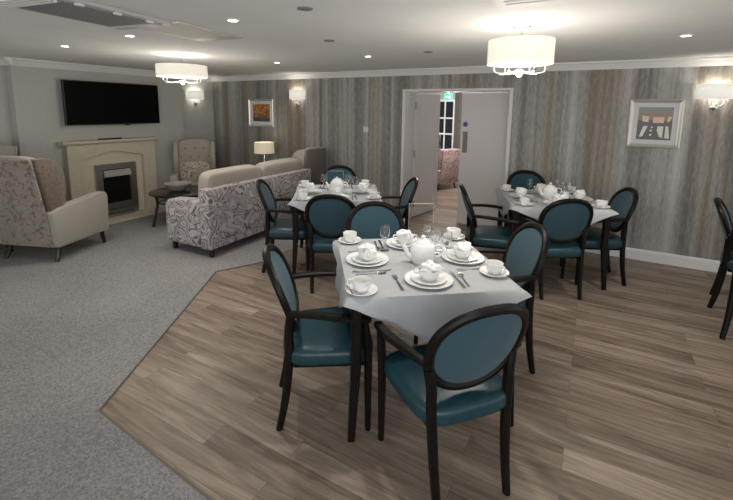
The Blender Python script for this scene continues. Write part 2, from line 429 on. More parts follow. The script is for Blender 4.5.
obj('window_frame', bm, mat('window_white', (0.85, 0.85, 0.85), 0.4, emit=0.15), wt, smooth=False)
obj('window_pane', B(wx0, wx1, -0.012, -0.004, wz0, wz1), M['night_glass'], wt, smooth=False)
bm = bmesh.new(); n = 26; pts = []
for i in range(n + 1):
    a = i / n; pts.append((-2.90 + 0.16 * a, 9.45 + 0.025 * math.sin(a * 26)))
for z0, z1 in ((0.45, 2.1),):
    A = [bm.verts.new((x, y, z0)) for x, y in pts]; Bq = [bm.verts.new((x, y, z1)) for x, y in pts]
    for i in range(n): bm.faces.new((A[i], A[i + 1], Bq[i + 1], Bq[i]))
cu = obj('curtain', bm, M['curtain']); tag(cu, 'taupe curtain hanging at the right of the far room window', 'curtain')
# green exit sign
t = thing('exit_sign', 'lit green fire exit sign with white running figure above the far window', 'sign', (-2.66, 8.2, 1.93))
obj('sign_box', B(-0.085, 0.085, -0.015, 0.015, -0.065, 0.065, 0.004, 1), M['green_sign'], t, smooth=False)
bm = bmesh.new()
prism([(-0.065, -0.008), (-0.025, -0.008), (-0.025, -0.03), (0.0, 0.0), (-0.025, 0.03), (-0.025, 0.008), (-0.065, 0.008)], -0.019, -0.0155, 'y', bm)
prism([(0.028, 0.03), (0.042, 0.03), (0.042, 0.045), (0.028, 0.045)], -0.019, -0.0155, 'y', bm)
prism([(0.02, 0.02), (0.045, 0.02), (0.04, -0.005), (0.055, -0.04), (0.045, -0.043), (0.03, -0.012), (0.012, -0.03), (0.006, -0.022), (0.024, 0.0)], -0.019, -0.0155, 'y', bm)
obj('pictogram', bm, M['sign_white'], t, smooth=False)
obj('hanging_rod', tube([(0, 0, 0.06), (0, 0, 0.33)], 0.006, 6), M['chrome'], t)

# ------------------------------------------------------------------ dining chairs
def oval(th, a, b, e=2.25):
    c, s = math.cos(th), math.sin(th)
    x = a * math.copysign(abs(c) ** (2 / e), c); z = b * math.copysign(abs(s) ** (2 / e), s)
    x *= 1 + 0.05 * z / b
    return x, z
Z0, TILT = 0.712, math.tan(math.radians(20))
def onback(x, z, off=0.0):
    return Vector((x, -0.250 + 0.55 * x * x - TILT * z + off, Z0 + z))

def make_chair():
    t = thing('dining_chair', '', 'chair')
    W = M['chair_wood']
    obj('seat', cushion(0.52, 0.48, 0.105, 0, -0.005, 0.418, 10, 4.5, taper=0.86, puff=0.14), M['teal_vinyl'], t)
    bm = bmesh.new()
    prism([(-0.19, -0.19), (0.19, -0.19), (0.225, 0.20), (-0.225, 0.20)], 0.352, 0.405, 'z', bm, 0.008)
    obj('seat_rail', bm, W, t)
    # upholstered oval, domed on both sides
    n, K = 40, 5; a, b = 0.196, 0.184
    for_bm = bmesh.new(); grids = {}
    for side in (1, -1):
        rings = []
        for k in range(K + 1):
            rr = k / K
            off = side * (0.010 + 0.014 * (1 - rr ** 3))
            if k == 0: rings.append([for_bm.verts.new(onback(0, 0, off))])
            else:
                rings.append([for_bm.verts.new(onback(*[q * rr for q in oval(2 * PI * i / n, a, b)], off)) for i in range(n)])
        for k in range(K):
            for i in range(n):
                j = (i + 1) % n
                if k == 0: for_bm.faces.new((rings[0][0], rings[1][i], rings[1][j]))
                else: for_bm.faces.new((rings[k][i], rings[k + 1][i], rings[k + 1][j], rings[k][j]))
        grids[side] = rings[-1]
    for i in range(n):
        j = (i + 1) % n; for_bm.faces.new((grids[1][i], grids[-1][i], grids[-1][j], grids[1][j]))
    obj('backrest', for_bm, M['teal_fabric'], t)
    pts = [onback(*oval(2 * PI * i / 44, 0.2150, 0.2030)) for i in range(44)]
    ups = [Vector((-1.1 * p.x, 1.0, TILT)).normalized() for p in pts]
    obj('back_frame', sweep(pts, 0.040, 0.036, ups, True), W, t)
    for s in (-1, 1):      # sabre rear legs rising into the oval
        q = onback(s * 0.203, -0.075)
        path = smoothpath([(s * 0.172, -0.268, 0.0), (s * 0.176, -0.236, 0.16), (s * 0.182, -0.216, 0.33), (s * 0.187, -0.208, 0.46), (s * 0.190, -0.208, 0.55), tuple(q)], 4)
        k = len(path)
        obj('leg', sweep(path, [0.030 + 0.008 * min(1, i / 6) for i in range(k)], [0.034 + 0.012 * math.sin(min(1, i / (k - 6)) * PI * 0.6) for i in range(k)], (0, 1, 0)), W, t)
    for s in (-1, 1):      # front legs continue up as arm posts
        path = smoothpath([(s * 0.240, 0.190, 0.0), (s * 0.240, 0.188, 0.2), (s * 0.243, 0.186, 0.40), (s * 0.252, 0.178, 0.52), (s * 0.262, 0.165, 0.625)], 4)
        k = len(path)
        obj('leg', sweep(path, [0.028 + 0.010 * min(1, i / 8) for i in range(k)], [0.028 + 0.014 * min(1, i / 8) - 0.010 * max(0, (i - 8) / 8) for i in range(k)], (0, 1, 0)), W, t)
        path = smoothpath([(s * 0.222, -0.215, 0.668), (s * 0.25, -0.10, 0.668), (s * 0.272, 0.02, 0.66), (s * 0.275, 0.10, 0.65), (s * 0.266, 0.19, 0.635)], 4)
        k = len(path)
        obj('armrest', sweep(path, [0.032 + 0.020 * math.sin(i / (k - 1) * PI * 0.8) for i in range(k)], 0.028, (0, 0, 1)), W, t)
    return t

chair0 = make_chair()
T1 = (-0.862, 2.175, 0.6435); T2 = (-2.375, 3.62, 0.575); T3 = (-0.345, 4.53, 0.3575)
def rel(T, u, n):
    c, s = math.cos(T[2]), math.sin(T[2]); return (T[0] + c * u - s * n, T[1] + s * u + c * n)
NEAR = 'nearest table'; SOFT = 'table by the sofa'; STRI = 'table by the double doors'
D = math.degrees
chairs = [
  ((-0.518, 1.715), 49.0, 'teal oval-back dining armchair in the foreground with its back to the viewer'),
  ((-1.206, 1.750), -51.5, 'teal oval-back dining armchair at the left side of the ' + NEAR),
  ((-0.535, 2.625), 122, 'teal oval-back dining armchair at the right side of the ' + NEAR),
  (rel(T1, -0.12, 0.57), D(T1[2]) + 180, 'teal oval-back dining armchair on the far side of the ' + NEAR),
  ((-2.09, 3.14), 27, 'teal oval-back dining armchair, back to the viewer, at the ' + SOFT),
  ((-2.70, 3.24), -57, 'teal oval-back dining armchair between the sofa and the table beside it'),
  (rel(T2, 0.53, -0.03), 123, 'teal oval-back dining armchair in front of the open left door leaf'),
  (rel(T2, 0.02, 0.62), D(T2[2]) + 180, 'teal oval-back dining armchair against the striped wall, far side of the ' + SOFT),
  (rel(T3, -0.60, -0.26), -70, 'teal oval-back dining armchair in front of the right door leaf'),
  ((-0.27, 4.08), 30, 'teal oval-back dining armchair, back to the viewer, at the ' + STRI),
  ((0.07, 4.56), 110, 'teal oval-back dining armchair at the right end of the ' + STRI),
  (rel(T3, -0.05, 0.57), D(T3[2]) + 180, 'teal oval-back dining armchair between the striped wall and the ' + STRI),
  ((1.30, 4.45), -103, 'teal dining armchair cut by the right picture edge, nearer the striped wall'),
  ((1.278, 3.796), -50, 'teal dining armchair cut by the right picture edge, nearer the viewer'),
]
for i, ((x, y), a, lab) in enumerate(chairs):
    if i == 0:
        chair0.location = (x, y, 0); chair0.rotation_euler = (0, 0, math.radians(a)); chair0['label'] = lab; chair0['group'] = 'teal oval-back dining chairs'
    else: dup(chair0, (x, y, 0), math.radians(a), lab)

# ------------------------------------------------------------------ dining tables and cloths
TS, TZ = 0.87, 0.768
def make_table():
    t = thing('dining_table', '', 'table')
    h = TS / 2; W = M['chair_wood']
    obj('tabletop', B(-h, h, -h, h, TZ - 0.035, TZ - 0.004, 0.004, 1), W, t, smooth=False)
    bm = bmesh.new(); q = h - 0.05
    for y in (-q, q): box(bm, -q, q, y - 0.012, y + 0.012, TZ - 0.115, TZ - 0.035)
    for x in (-q, q): box(bm, x - 0.012, x + 0.012, -q + 0.012, q - 0.012, TZ - 0.115, TZ - 0.035)
    obj('apron', bm, W, t, smooth=False)
    for sx in (-1, 1):
        for sy in (-1, 1):
            c = (sx * (h - 0.032), sy * (h - 0.032))
            obj('leg', sweep([(c[0] * 1.06, c[1] * 1.06, 0), (c[0], c[1], 0.42), (c[0], c[1], TZ - 0.036)], [0.034, 0.052, 0.056], [0.034, 0.052, 0.056], (0, 1, 0), ch=0.12), W, t, smooth=False)
    return t
table0 = make_table()

def cloth_bm(seed, drops):
    """square top plus four hanging flaps, deepest at the middle of each side"""
    rnd = random.Random(seed); bm = bmesh.new(); h = TS / 2 + 0.006; n = 28; z = TZ
    g = [[bm.verts.new((-h + 2 * h * i / n, -h + 2 * h * j / n, z)) for j in range(n + 1)] for i in range(n + 1)]
    for i in range(n):
        for j in range(n): bm.faces.new((g[i][j], g[i + 1][j], g[i + 1][j + 1], g[i][j + 1]))
    rim = [g[i][0] for i in range(n)] + [g[n][j] for j in range(n)] + [g[i][n] for i in range(n, 0, -1)] + [g[0][j] for j in range(n, 0, -1)]
    R = len(rim); rows = 7; prev = rim
    base = [v.co.copy() for v in rim]
    ph = [rnd.uniform(0, 6.28) for _ in range(4)]
    for r in range(1, rows + 1):
        t = r / rows; ring = []
        for k in range(R):
            side, i = divmod(k, n); s = i / n
            apex = 0.5 + 0.06 * math.sin(ph[side])
            tri = s / apex if s < apex else (1 - s) / (1 - apex)
            drop = 0.022 + drops[side] * tri ** 0.9
            out = [Vector((0, -1, 0)), Vector((1, 0, 0)), Vector((0, 1, 0)), Vector((-1, 0, 0))][side]
            if i == 0: out = (out + [Vector((0, -1, 0)), Vector((1, 0, 0)), Vector((0, 1, 0)), Vector((-1, 0, 0))][side - 1]) * 0.9
            cf = 0.012 * max(0, 1 - min(s, 1 - s) / 0.18)
            wave = 0.012 * math.sin(s * 17 + ph[side]) * t * min(1, 6 * s * (1 - s))
            ring.append(bm.verts.new(base[k] + out * (0.010 * min(1, t * 3) + (0.012 + cf) * t + wave) - Vector((0, 0, drop * t))))
        for k in range(R):
            k2 = (k + 1) % R
            bm.faces.new((prev[k], prev[k2], ring[k2], ring[k]))
        prev = ring
    return bm
tabs = [(T1, 'dark square dining table under the cloth of the nearest place settings', 'white square tablecloth on the nearest table, seen in front', (0.24, 0.22, 0.22, 0.22), 1),
        (T2, 'dark square dining table beside the patterned sofa', 'white square tablecloth on the table beside the patterned sofa', (0.20, 0.2, 0.2, 0.2), 2),
        (T3, 'dark square dining table by the double doors and striped wall', 'white square tablecloth on the table by the double doors at right', (0.20, 0.22, 0.2, 0.22), 3)]
for i, (T, lt, lc, dr, sd) in enumerate(tabs):
    if i == 0: table0.location = (T[0], T[1], 0); table0.rotation_euler = (0, 0, T[2]); tag(table0, lt, group='square dining tables')
    else: dup(table0, (T[0], T[1], 0), T[2], lt)
    o = obj('tablecloth', cloth_bm(sd, dr), M['cloth'], loc=(T[0], T[1], 0), rot=(0, 0, T[2]), angle=70)
    md = o.modifiers.new('thick', 'SOLIDIFY'); md.thickness = 0.0025; md.offset = 1
    tag(o, lc, 'tablecloth', 'white tablecloths')

# ------------------------------------------------------------------ tableware prototypes (built once, first use moves the prototype)
ZT = TZ + 0.003
def P(o, label, cat): tag(o, label, cat); return o
def plate_prof(r, h): return [(0, 0.002), (r * .55, 0.0), (r * .6, 0.0), (r * .66, 0.004), (r * .98, h - .002), (r, h), (r * .985, h + .002), (r * .68, 0.008), (r * .6, 0.005), (0, 0.005)]
def mk_dinner(): return P(obj('dinner_plate', lathe(plate_prof(0.128, 0.016), 40), M['china']), 'x', 'plate')
def mk_side(): return P(obj('side_plate', lathe(plate_prof(0.095, 0.013), 36), M['china']), 'x', 'plate')
def mk_saucer(): return P(obj('saucer', lathe(plate_prof(0.080, 0.016), 32), M['china']), 'x', 'saucer')
def loop_handle(x, z, w, h, r=0.004, sgn=1):
    pts = [(x, 0, z + h / 2), (x + sgn * w * .7, 0, z + h / 2 + .002), (x + sgn * w, 0, z + h * .15), (x + sgn * w * .75, 0, z - h * .35), (x - sgn * .004, 0, z - h / 2)]
    return tube(smoothpath(pts, 4), r, 8)
def mk_cup():
    t = thing('teacup', 'x', 'cup')
    obj('cup_bowl', lathe([(0, .004), (.024, .004), (.025, 0), (.029, 0), (.030, .006), (.041, .018), (.0465, .040), (.047, .060), (.0448, .060), (.044, .041), (.039, .020), (.026, .010), (0, .009)], 28), M['china'], t)
    obj('handle', loop_handle(.044, .035, .028, .036), M['china'], t)
    return t
def mk_soup():
    t = thing('soup_cup', 'x', 'cup')
    obj('cup_bowl', lathe([(0, .004), (.030, .004), (.031, 0), (.035, 0), (.036, .007), (.052, .026), (.058, .048), (.058, .056), (.0555, .056), (.055, .048), (.048, .027), (.032, .011), (0, .010)], 32), M['china'], t)
    for s in (1, -1): obj('handle', loop_handle(s * .055, .042, .024, .022, .0042, s), M['china'], t)
    return t
def mk_napkin(seed):
    bm = bmesh.new(); bmesh.ops.create_icosphere(bm, subdivisions=4, radius=1.0)
    for v in bm.verts:
        p = v.co.copy(); q = p * 1.9 + Vector((seed * 3.1, 0, seed))
        r = 1 + 0.55 * mnoise.noise(q) + 0.28 * abs(mnoise.noise(q * 2.3)) - 0.1
        v.co = Vector((p.x * .052 * r, p.y * .052 * r, max(-0.016, p.z * .032 * r + 0.006)))
        d = math.hypot(v.co.x, v.co.y)
        if v.co.z < 0.004 and d > .046: v.co.x *= .046 / d; v.co.y *= .046 / d
    return P(obj('napkin', bm, M['napkin'], angle=80), 'x', 'napkin')
def flat(bm, outline, z0, z1): return prism(outline, z0, z1, 'z', bm)
def mk_fork():
    bm = bmesh.new()
    flat(bm, [(-.009, -.10), (.009, -.10), (.006, -.02), (.004, .03), (-.004, .03), (-.006, -.02)], .001, .0035)
    flat(bm, [(-.004, .03), (.004, .03), (.011, .045), (.0125, .06), (-.0125, .06), (-.011, .045)], .0015, .004)
    for x in (-.0105, -.0035, .0035, .0105): flat(bm, [(x - .002, .06), (x + .002, .06), (x + .0013, .098), (x - .0013, .098)], .0018, .0045)
    return P(obj('fork', bm, M['steel'], smooth=False), 'x', 'fork')
def mk_knife():
    bm = bmesh.new()
    flat(bm, [(-.008, -.11), (.008, -.11), (.0065, .0), (-.0065, .0)], .0005, .0055)
    flat(bm, [(-.0075, 0), (.006, 0), (.009, .03), (.008, .085), (.0, .11), (-.007, .108)], .0012, .003)
    return P(obj('knife', bm, M['steel'], smooth=False), 'x', 'knife')
def spoon_bm(L_, w):
    bm = bmesh.new()
    flat(bm, [(-w * .4, -L_), (w * .4, -L_), (w * .18, L_ * .25), (-w * .18, L_ * .25)], .001, .003)
    g = bmesh.ops.create_uvsphere(bm, u_segments=16, v_segments=10, radius=1.0)
    for v in g['verts']:
        v.co = Vector((v.co.x * w, L_ * .25 + w * 1.4 + v.co.y * w * 1.55, .006 + (v.co.z * .006 if v.co.z < 0 else v.co.z * -.003)))
    return bm
def mk_spoon(): return P(obj('spoon', spoon_bm(.095, .017), M['steel']), 'x', 'spoon')
def mk_teaspoon(): return P(obj('teaspoon', spoon_bm(.06, .011), M['steel']), 'x', 'spoon')
def mk_glass():
    t = thing('wine_glass', 'x', 'glass')
    obj('glass_bowl', lathe([(.004, .075), (.018, .080), (.030, .098), (.034, .120), (.031, .150), (.029, .165), (.0278, .165), (.0298, .150), (.0325, .120), (.0285, .100), (.017, .0835), (0, .079)], 24), M['glass'], t)
    obj('glass_stem', lathe([(0, .003), (.006, .006), (.0042, .02), (.0038, .06), (.004, .0755), (0, .0765)], 12), M['glass'], t)
    obj('glass_foot', lathe([(0, 0), (.031, 0), (.0315, .0015), (.012, .004), (0, .0055)], 24), M['glass'], t)
    return t
def mk_teapot():
    t = thing('teapot', 'x', 'teapot')
    obj('pot_body', lathe([(0, .004), (.050, .004), (.052, 0), (.057, 0), (.059, .006), (.068, .020), (.074, .045), (.073, .085), (.068, .108), (.060, .120), (.048, .125), (.046, .122), (0, .120)], 36), M['china'], t)
    lid = obj('pot_lid', lathe([(0, .121), (.050, .121), (.049, .126), (.036, .138), (.014, .145), (0, .146)], 28), M['china'], t)
    obj('lid_knob', lathe([(0, .143), (.006, .143), (.006, .149), (.013, .154), (.013, .162), (.007, .167), (0, .168)], 16), M['china'], lid)
    obj('spout', tube(smoothpath([(-.060, 0, .035), (-.088, 0, .050), (-.100, 0, .080), (-.118, 0, .112)], 4), [.022, .021, .020, .018, .0165, .015, .0145, .014, .0135, .013, .012, .0115, .011], 12), M['china'], t)
    obj('handle', tube(smoothpath([(.062, 0, .100), (.095, 0, .108), (.118, 0, .085), (.108, 0, .052), (.068, 0, .030)], 5), .0065, 10), M['china'], t)
    return t
def mk_menu():
    t = thing('menu_holder', 'x', 'menu holder')
    obj('clear_panel', B(-.09, .09, -.0015, .0015, .006, .21), M['acrylic'], t, smooth=False)
    bm = bmesh.new()
    box(bm, -.092, -.09, -.002, .002, .006, .212); box(bm, .09, .092, -.002, .002, .006, .212); box(bm, -.092, .092, -.002, .002, .21, .212)
    obj('panel_edge', bm, M['acrylic_edge'], t, smooth=False)
    obj('holder_base', B(-.09, .09, -.035, .035, 0, .006, .001, 1), M['acrylic'], t, smooth=False)
    return t
def mk_sugar():
    t = thing('sugar_bowl', 'x', 'bowl')
    obj('bowl_body', lathe([(0, .003), (.028, .003), (.03, 0), (.033, .003), (.045, .025), (.046, .045), (.040, .056), (.038, .056), (.043, .045), (.042, .026), (.028, .008), (0, .007)], 28), M['china'], t)
    for s in (1, -1): obj('handle', loop_handle(s * .042, .035, .018, .022, .0035, s), M['china'], t)
    return t
def mk_jug():
    t = thing('milk_jug', 'x', 'jug')
    obj('jug_body', lathe([(0, .003), (.026, .003), (.028, 0), (.031, .004), (.037, .028), (.033, .055), (.028, .07), (.031, .085), (.0293, .085), (.0265, .07), (.0315, .055), (.035, .03), (.026, .008), (0, .007)], 24), M['china'], t)
    obj('handle', loop_handle(.034, .05, .026, .045), M['china'], t)
    return t

protos, used = {}, set()
def put(kind, maker, x, y, z, rz, label, group):
    if kind not in protos: protos[kind] = maker()
    o = protos[kind]
    if kind in used: o = o.copy() if not o.children else None
    if o is None: o = dup(protos[kind])
    elif kind in used: C.objects.link(o)
    used.add(kind)
    o.location = (x, y, z); o.rotation_euler = (0, 0, rz); o['label'] = label; o['group'] = group
    return o

SIDES = [('near', 0.0), ('right', PI / 2), ('far', PI), ('left', -PI / 2)]
CUPS = {('T1', 'near'): (.38, -.235), ('T1', 'left'): (.375, -.375), ('T1', 'far'): (.36, -.39), ('T1', 'right'): (.40, -.375)}
names = {'T1': 'nearest table', 'T2': 'table beside the sofa', 'T3': 'table by the double doors'}
for key, T in (('T1', T1), ('T2', T2), ('T3', T3)):
    tn = names[key]; rnd = random.Random(ord(key[1]))
    for sn, sa in SIDES:
        ang = T[2] + sa; ca, sa_ = math.cos(ang), math.sin(ang)
        W_ = lambda x, y: (T[0] + ca * x - sa_ * y, T[1] + sa_ * x + ca * y)
        px, py = rnd.uniform(-.01, .01), -.285 if key != 'T1' else -.29
        if key == 'T1' and sn == 'left': px = -.03
        where = 'at the %s setting, %s' % (sn, tn)
        x, y = W_(px, py)
        put('dinner', mk_dinner, x, y, ZT, ang, 'white dinner plate, lowest in its stack ' + where, 'dinner plates')
        put('side', mk_side, x, y, ZT + .0085, ang, 'white side plate under the soup cup ' + where, 'side plates')
        put('soup', mk_soup, x, y, ZT + .0145, ang + rnd.uniform(-.3, .3), 'white two-handled soup cup ' + where, 'soup cups')
        nk = put('napkin', lambda: mk_napkin(3), x, y, ZT + .063, ang + rnd.uniform(0, 6), 'crumpled white napkin in the soup cup ' + where, 'napkins')
        x, y = W_(px - .165, py + .0)
        put('fork', mk_fork, x, y, ZT, ang + rnd.uniform(-.08, .08), 'steel fork ' + where, 'forks')
        x, y = W_(px + .158, py + .005)
        put('knife', mk_knife, x, y, ZT, ang + rnd.uniform(-.05, .05), 'steel knife ' + where, 'knives')
        x, y = W_(px + .192, py + .005)
        put('spoon', mk_spoon, x, y, ZT, ang + rnd.uniform(-.06, .06), 'steel spoon beside the knife ' + where, 'spoons')
        cx, cy = CUPS.get((key, sn), (.37, -.33))
        x, y = W_(cx, cy)
        put('saucer', mk_saucer, x, y, ZT, ang, 'white saucer under the teacup ' + where, 'saucers')
        put('cup', mk_cup, x, y, ZT + .006, {('T1', 'left'): PI + .4, ('T1', 'near'): -.5, ('T1', 'far'): 2.5}.get((key, sn), ang + .4), 'white teacup on its saucer ' + where, 'teacups')
        x, y = W_(cx + .0, cy - .058)
        ts = put('teaspoon', mk_teaspoon, x, y, ZT + .0175, ang + PI / 2 + rnd.uniform(-.2, .2), 'steel teaspoon on the saucer ' + where, 'teaspoons')
    # centre pieces
    def R_(u, n): return rel(T, u, n)
    x, y = R_(0.03, -0.03) if key == 'T1' else R_(0.0, 0.0)
    put('teapot', mk_teapot, x, y, ZT, 0.51, 'white china teapot in the middle of the ' + tn, 'teapots')
    for u, n, w in ((-.155, .205, 'left'), (.15, .115, 'right'), (.20, .05, 'near right'), (.12, .20, 'far right')):
        x, y = R_(u, n)
        put('glass', mk_glass, x, y, ZT, 0, 'stemmed wine glass, %s of the teapot, %s' % (w, tn), 'wine glasses')
    x, y = R_(0.12, -0.10)
    if key == 'T2': put('sugar', mk_sugar, x, y, ZT, .3, 'white sugar bowl beside the teapot on the ' + tn, 'sugar bowls')
    x, y = R_(.13, -.06)
    if key == 'T3': put('jug', mk_jug, x, y, ZT, 1.0, 'small white milk jug beside the teapot on the ' + tn, 'milk jugs')
    if key != 'T3':
        x, y = R_(0.1, 0.425) if key == 'T1' else R_(-.02, .13)
        if key == 'T1': x, y = -1.06, 2.745
        put('menu', mk_menu, x, y, ZT, 0.55, 'clear upright acrylic menu holder on the ' + tn, 'menu holders')

# ------------------------------------------------------------------ upholstered armchairs
def bent(bm, z0=0.36, k=0.21):
    for v in bm.verts:
        if v.co.z > z0: v.co.y -= (v.co.z - z0) * k
    return bm
def make_armchair(label, loc, rz, fab, wingm, panelm, seatm, tufts=False, scale=1.0, group='wingback armchairs'):
    t = thing('wingback_armchair', label, 'armchair', loc, rz, group)
    obj('seat_base', B(-.30, .30, -.30, .35, .17, .37, .02, 3), fab, t)
    obj('seat_cushion', cushion(.52, .58, .13, 0, .09, .425, 8, 5, puff=.15), seatm, t)
    obj('backrest', bent(cushion(.60, .13, .84, 0, -.27, .73, 10, 6, puff=0.0)), fab, t)
    obj('back_panel', bent(B(-.315, .315, -.365, -.335, .17, 1.125, .012, 2)), panelm, t)
    for s in (-1, 1):
        wing = [(-.335, .55), (-.20, .55), (-.13, .66), (-.06, .82), (-.05, .95), (-.08, 1.05), (-.15, 1.11), (-.22, 1.13), (-.335, 1.13)]
        obj('wing', bent(prism(wing, s * .27, s * .345, 'x', None, .018, seg=3)), wingm, t)
        arm = [(-.355, .17), (.34, .17), (.36, .40), (.37, .58), (.345, .64), (.28, .655), (-.10, .615), (-.33, .59), (-.40, .56)]
        obj('armrest', prism(arm, s * .255, s * .375, 'x', None, .022, seg=3), fab, t)
    for sx in (-1, 1):
        for sy in (-1, 1):
            x, y = sx * .30, (.30 if sy > 0 else -.29)
            obj('leg', sweep([(x + sx * .015, y + sy * (.015 if sy > 0 else .05), 0.007), (x, y + sy * .01, .10), (x, y, .175)], [.036, .044, .050], [.036, .046, .052], (0, 1, 0)), M['table_dark'], t)
    t.scale = (scale, scale, scale * (1.15 if .8 < scale < .85 else 1.07 if scale > .9 and scale != 1 else 1))
    if tufts:
        for r, z in enumerate((1.0, .86, .72)):
            for k in range(3 if r % 2 == 0 else 4):
                x = (k - (1 if r % 2 == 0 else 1.5)) * .15
                bm = bmesh.new(); bmesh.ops.create_uvsphere(bm, u_segments=10, v_segments=6, radius=.014)
                obj('button', bm, M['grey_fabric'], t, loc=(x, -.203 - (z - .36) * .21, z))
    return t
make_armchair('large wingback armchair with mottled back panel and brown wings, at the left facing the fireplace', (-5.31, 2.23, 0), math.radians(21), M['pale_fabric'], M['brown_velvet'], M['damask'], M['beige_fabric'])
_a = make_armchair('pale armchair mostly hidden behind the large wingback at the left picture edge', (-5.98, 1.62, 0), math.radians(180), M['pale_fabric'], M['pale_fabric'], M['pale_fabric'], M['beige_fabric'], scale=.91); _a.scale.z = 1.07
make_armchair('button-tufted beige wingback armchair between the fireplace and striped wall', (-5.55, 4.31, 0), math.radians(-130), M['beige_fabric'], M['beige_fabric'], M['grey_fabric'], M['beige_fabric'], tufts=True, scale=.92)
make_armchair('high-backed armchair with grey back panel in front of the striped wall, behind the sofa', (-4.06, 4.98, 0), math.radians(92), M['pale_fabric'], M['pale_fabric'], M['grey_fabric'], M['beige_fabric'], scale=.82)
# scatter cushion on the tufted chair
cs = obj('scatter_cushion', cushion(.45, .13, .38, 0, 0, 0, 10, 4.0, puff=0), M['cushion_print'], loc=(-5.515, 4.29, .625), rot=(math.radians(14), 0, math.radians(50)))
tag(cs, 'cream printed scatter cushion on the button-tufted armchair', 'cushion')

# ------------------------------------------------------------------ sofa (long side along y, back towards the dining tables)
t = thing('patterned_sofa', 'two-seat sofa with swirl print outside and beige cushions, its back to the dining tables', 'sofa', (-3.55, 2.90, 0), math.radians(1.0))
SL = 1.88
SW = M['swirl']
obj('sofa_base', B(-.72, -.05, .02, SL - .02, .12, .36, .01, 2), SW, t)
obj('back_panel', bent(B(-.15, 0.0, 0.0, SL, .11, .785, .015, 2), .36, 0.0), SW, t)
for y0 in (0.0, SL - .16):
    arm = [(-.73, .11), (-.16, .11), (-.16, .655), (-.62, .625), (-.70, .60), (-.735, .55)]
    obj('armrest', prism(arm, y0, y0 + .16, 'y', None, .03, seg=3), SW, t)
for k in range(2):
    y0 = .17 + k * (SL - .34) / 2; w = (SL - .34) / 2
    obj('seat_cushion', cushion(.56, w - .01, .16, -.45, y0 + w / 2, .43, 8, 6, puff=.12), M['beige_fabric'], t)
    y0 = .10 + k * (SL - .14) / 2; w = (SL - .14) / 2
    o = obj('back_cushion', cushion(.19, w - .012, .50, 0, 0, 0, 10, 8, puff=.04), M['beige_fabric'], t, loc=(-.215, y0 + w / 2, .695), rot=(0, math.radians(7), 0))
for x in (-.67, -.06):
    for y in (.07, SL - .07):
        obj('leg', sweep([(x, y, .007), (x, y, .125)], [.042, .055], [.042, .055], (0, 1, 0), ch=.1), M['table_dark'], t, smooth=False)

# ------------------------------------------------------------------ coffee table, bowl, lamp
cx, cy = -5.07, 3.71
t = thing('coffee_table', 'dark round coffee table with a lower shelf, between the fireplace and sofa', 'table', (cx, cy, 0))
obj('tabletop', lathe([(0, .455), (.41, .455), (.43, .462), (.43, .474), (.42, .48), (0, .48)], 48), M['table_dark'], t)
obj('lower_shelf', lathe([(0, .33), (.31, .33), (.31, .345), (0, .345)], 40), M['table_dark'], t)
for k in range(4):
    a = PI / 4 + k * PI / 2 + .35; c, s = math.cos(a), math.sin(a)
    obj('leg', sweep(smoothpath([(.40 * c, .40 * s, .007), (.355 * c, .355 * s, .2), (.33 * c, .33 * s, .33), (.35 * c, .35 * s, .458)], 3), .034, .034, (0, 1, 0)), M['table_dark'], t)
bw = obj('decorative_bowl', lathe([(0, .006), (.065, .0), (.08, .0), (.135, .035), (.178, .09), (.19, .108), (.182, .108), (.17, .09), (.127, .04), (.075, .012), (0, .012)], 36), M['bowl_grey'], loc=(cx - .05, cy - .02, .48))
tag(bw, 'grey woven-look bowl on the round coffee table', 'bowl')
mg = obj('magazine', B(-.11, .11, -.15, .15, 0, .012, .001, 1), M['magazine'], loc=(cx - .08, cy - .10, .345), rot=(0, 0, .6), smooth=False)
tag(mg, 'pale magazine on the lower shelf of the coffee table', 'magazine')

t = thing('side_table', 'small dark round side table under the cream lamp', 'table', (-4.76, 5.06, 0))
obj('tabletop', lathe([(0, .50), (.21, .50), (.21, .525), (0, .525)], 32), M['table_dark'], t)
obj('pedestal', lathe([(.0, .012), (.16, .012), (.155, .03), (.03, .05), (.025, .50), (0, .50)], 24), M['table_dark'], t)
t = thing('table_lamp', 'table lamp with lit cream drum shade in front of the striped wall', 'lamp', (-4.76, 5.06, .525))
obj('lamp_base', lathe([(0, 0), (.07, 0), (.07, .015), (.02, .03), (.03, .10), (.045, .16), (.03, .23), (.014, .27), (.02, .30), (.010, .33), (.010, .40), (0, .40)], 24), M['chrome'], t)
obj('lamp_shade', lathe([(.165, .395), (.160, .575), (.157, .575), (.162, .395), (.165, .395)], 40), M['shade_warm'], t)
obj('lamp_bulb', lathe([(0, .40), (.016, .40), (.03, .45), (.02, .49), (0, .50)], 14), M['bulb'], t)

# ------------------------------------------------------------------ fireplace and TV
FY0, FY1 = 2.70, 4.04; FC = (FY0 + FY1) / 2
t = thing('fireplace', 'cream stone fireplace surround with a peaked opening on the left wall', 'fireplace', (XB, 0, 0))
obj('mantel_shelf', prism([(0.0, 1.135), (.15, 1.135), (.165, 1.15), (.175, 1.155), (.175, 1.185), (0.0, 1.185)], FY0, FY1, 'y'), M['stone'], t, smooth=False)
a0, a1 = FC - .43, FC + .43
surround = [(FY0 + .06, 0), (a0, 0), (a0, .93), (FC, 1.03), (a1, .93), (a1, 0), (FY1 - .04, 0), (FY1 - .04, 1.135), (FY0 + .06, 1.135)]
obj('surround', prism(surround, 0.0, .12, 'x'), M['stone'], t, smooth=False)
obj('inset_panel', prism([(a0, .05), (a1, .05), (a1, .93), (FC, 1.03), (a0, .93)], 0.0, .055, 'x'), speckle('pale_stone', (0.56, 0.51, 0.41), (0.60, 0.55, 0.45), 25, 0.7, bstr=0.0), t, smooth=False)
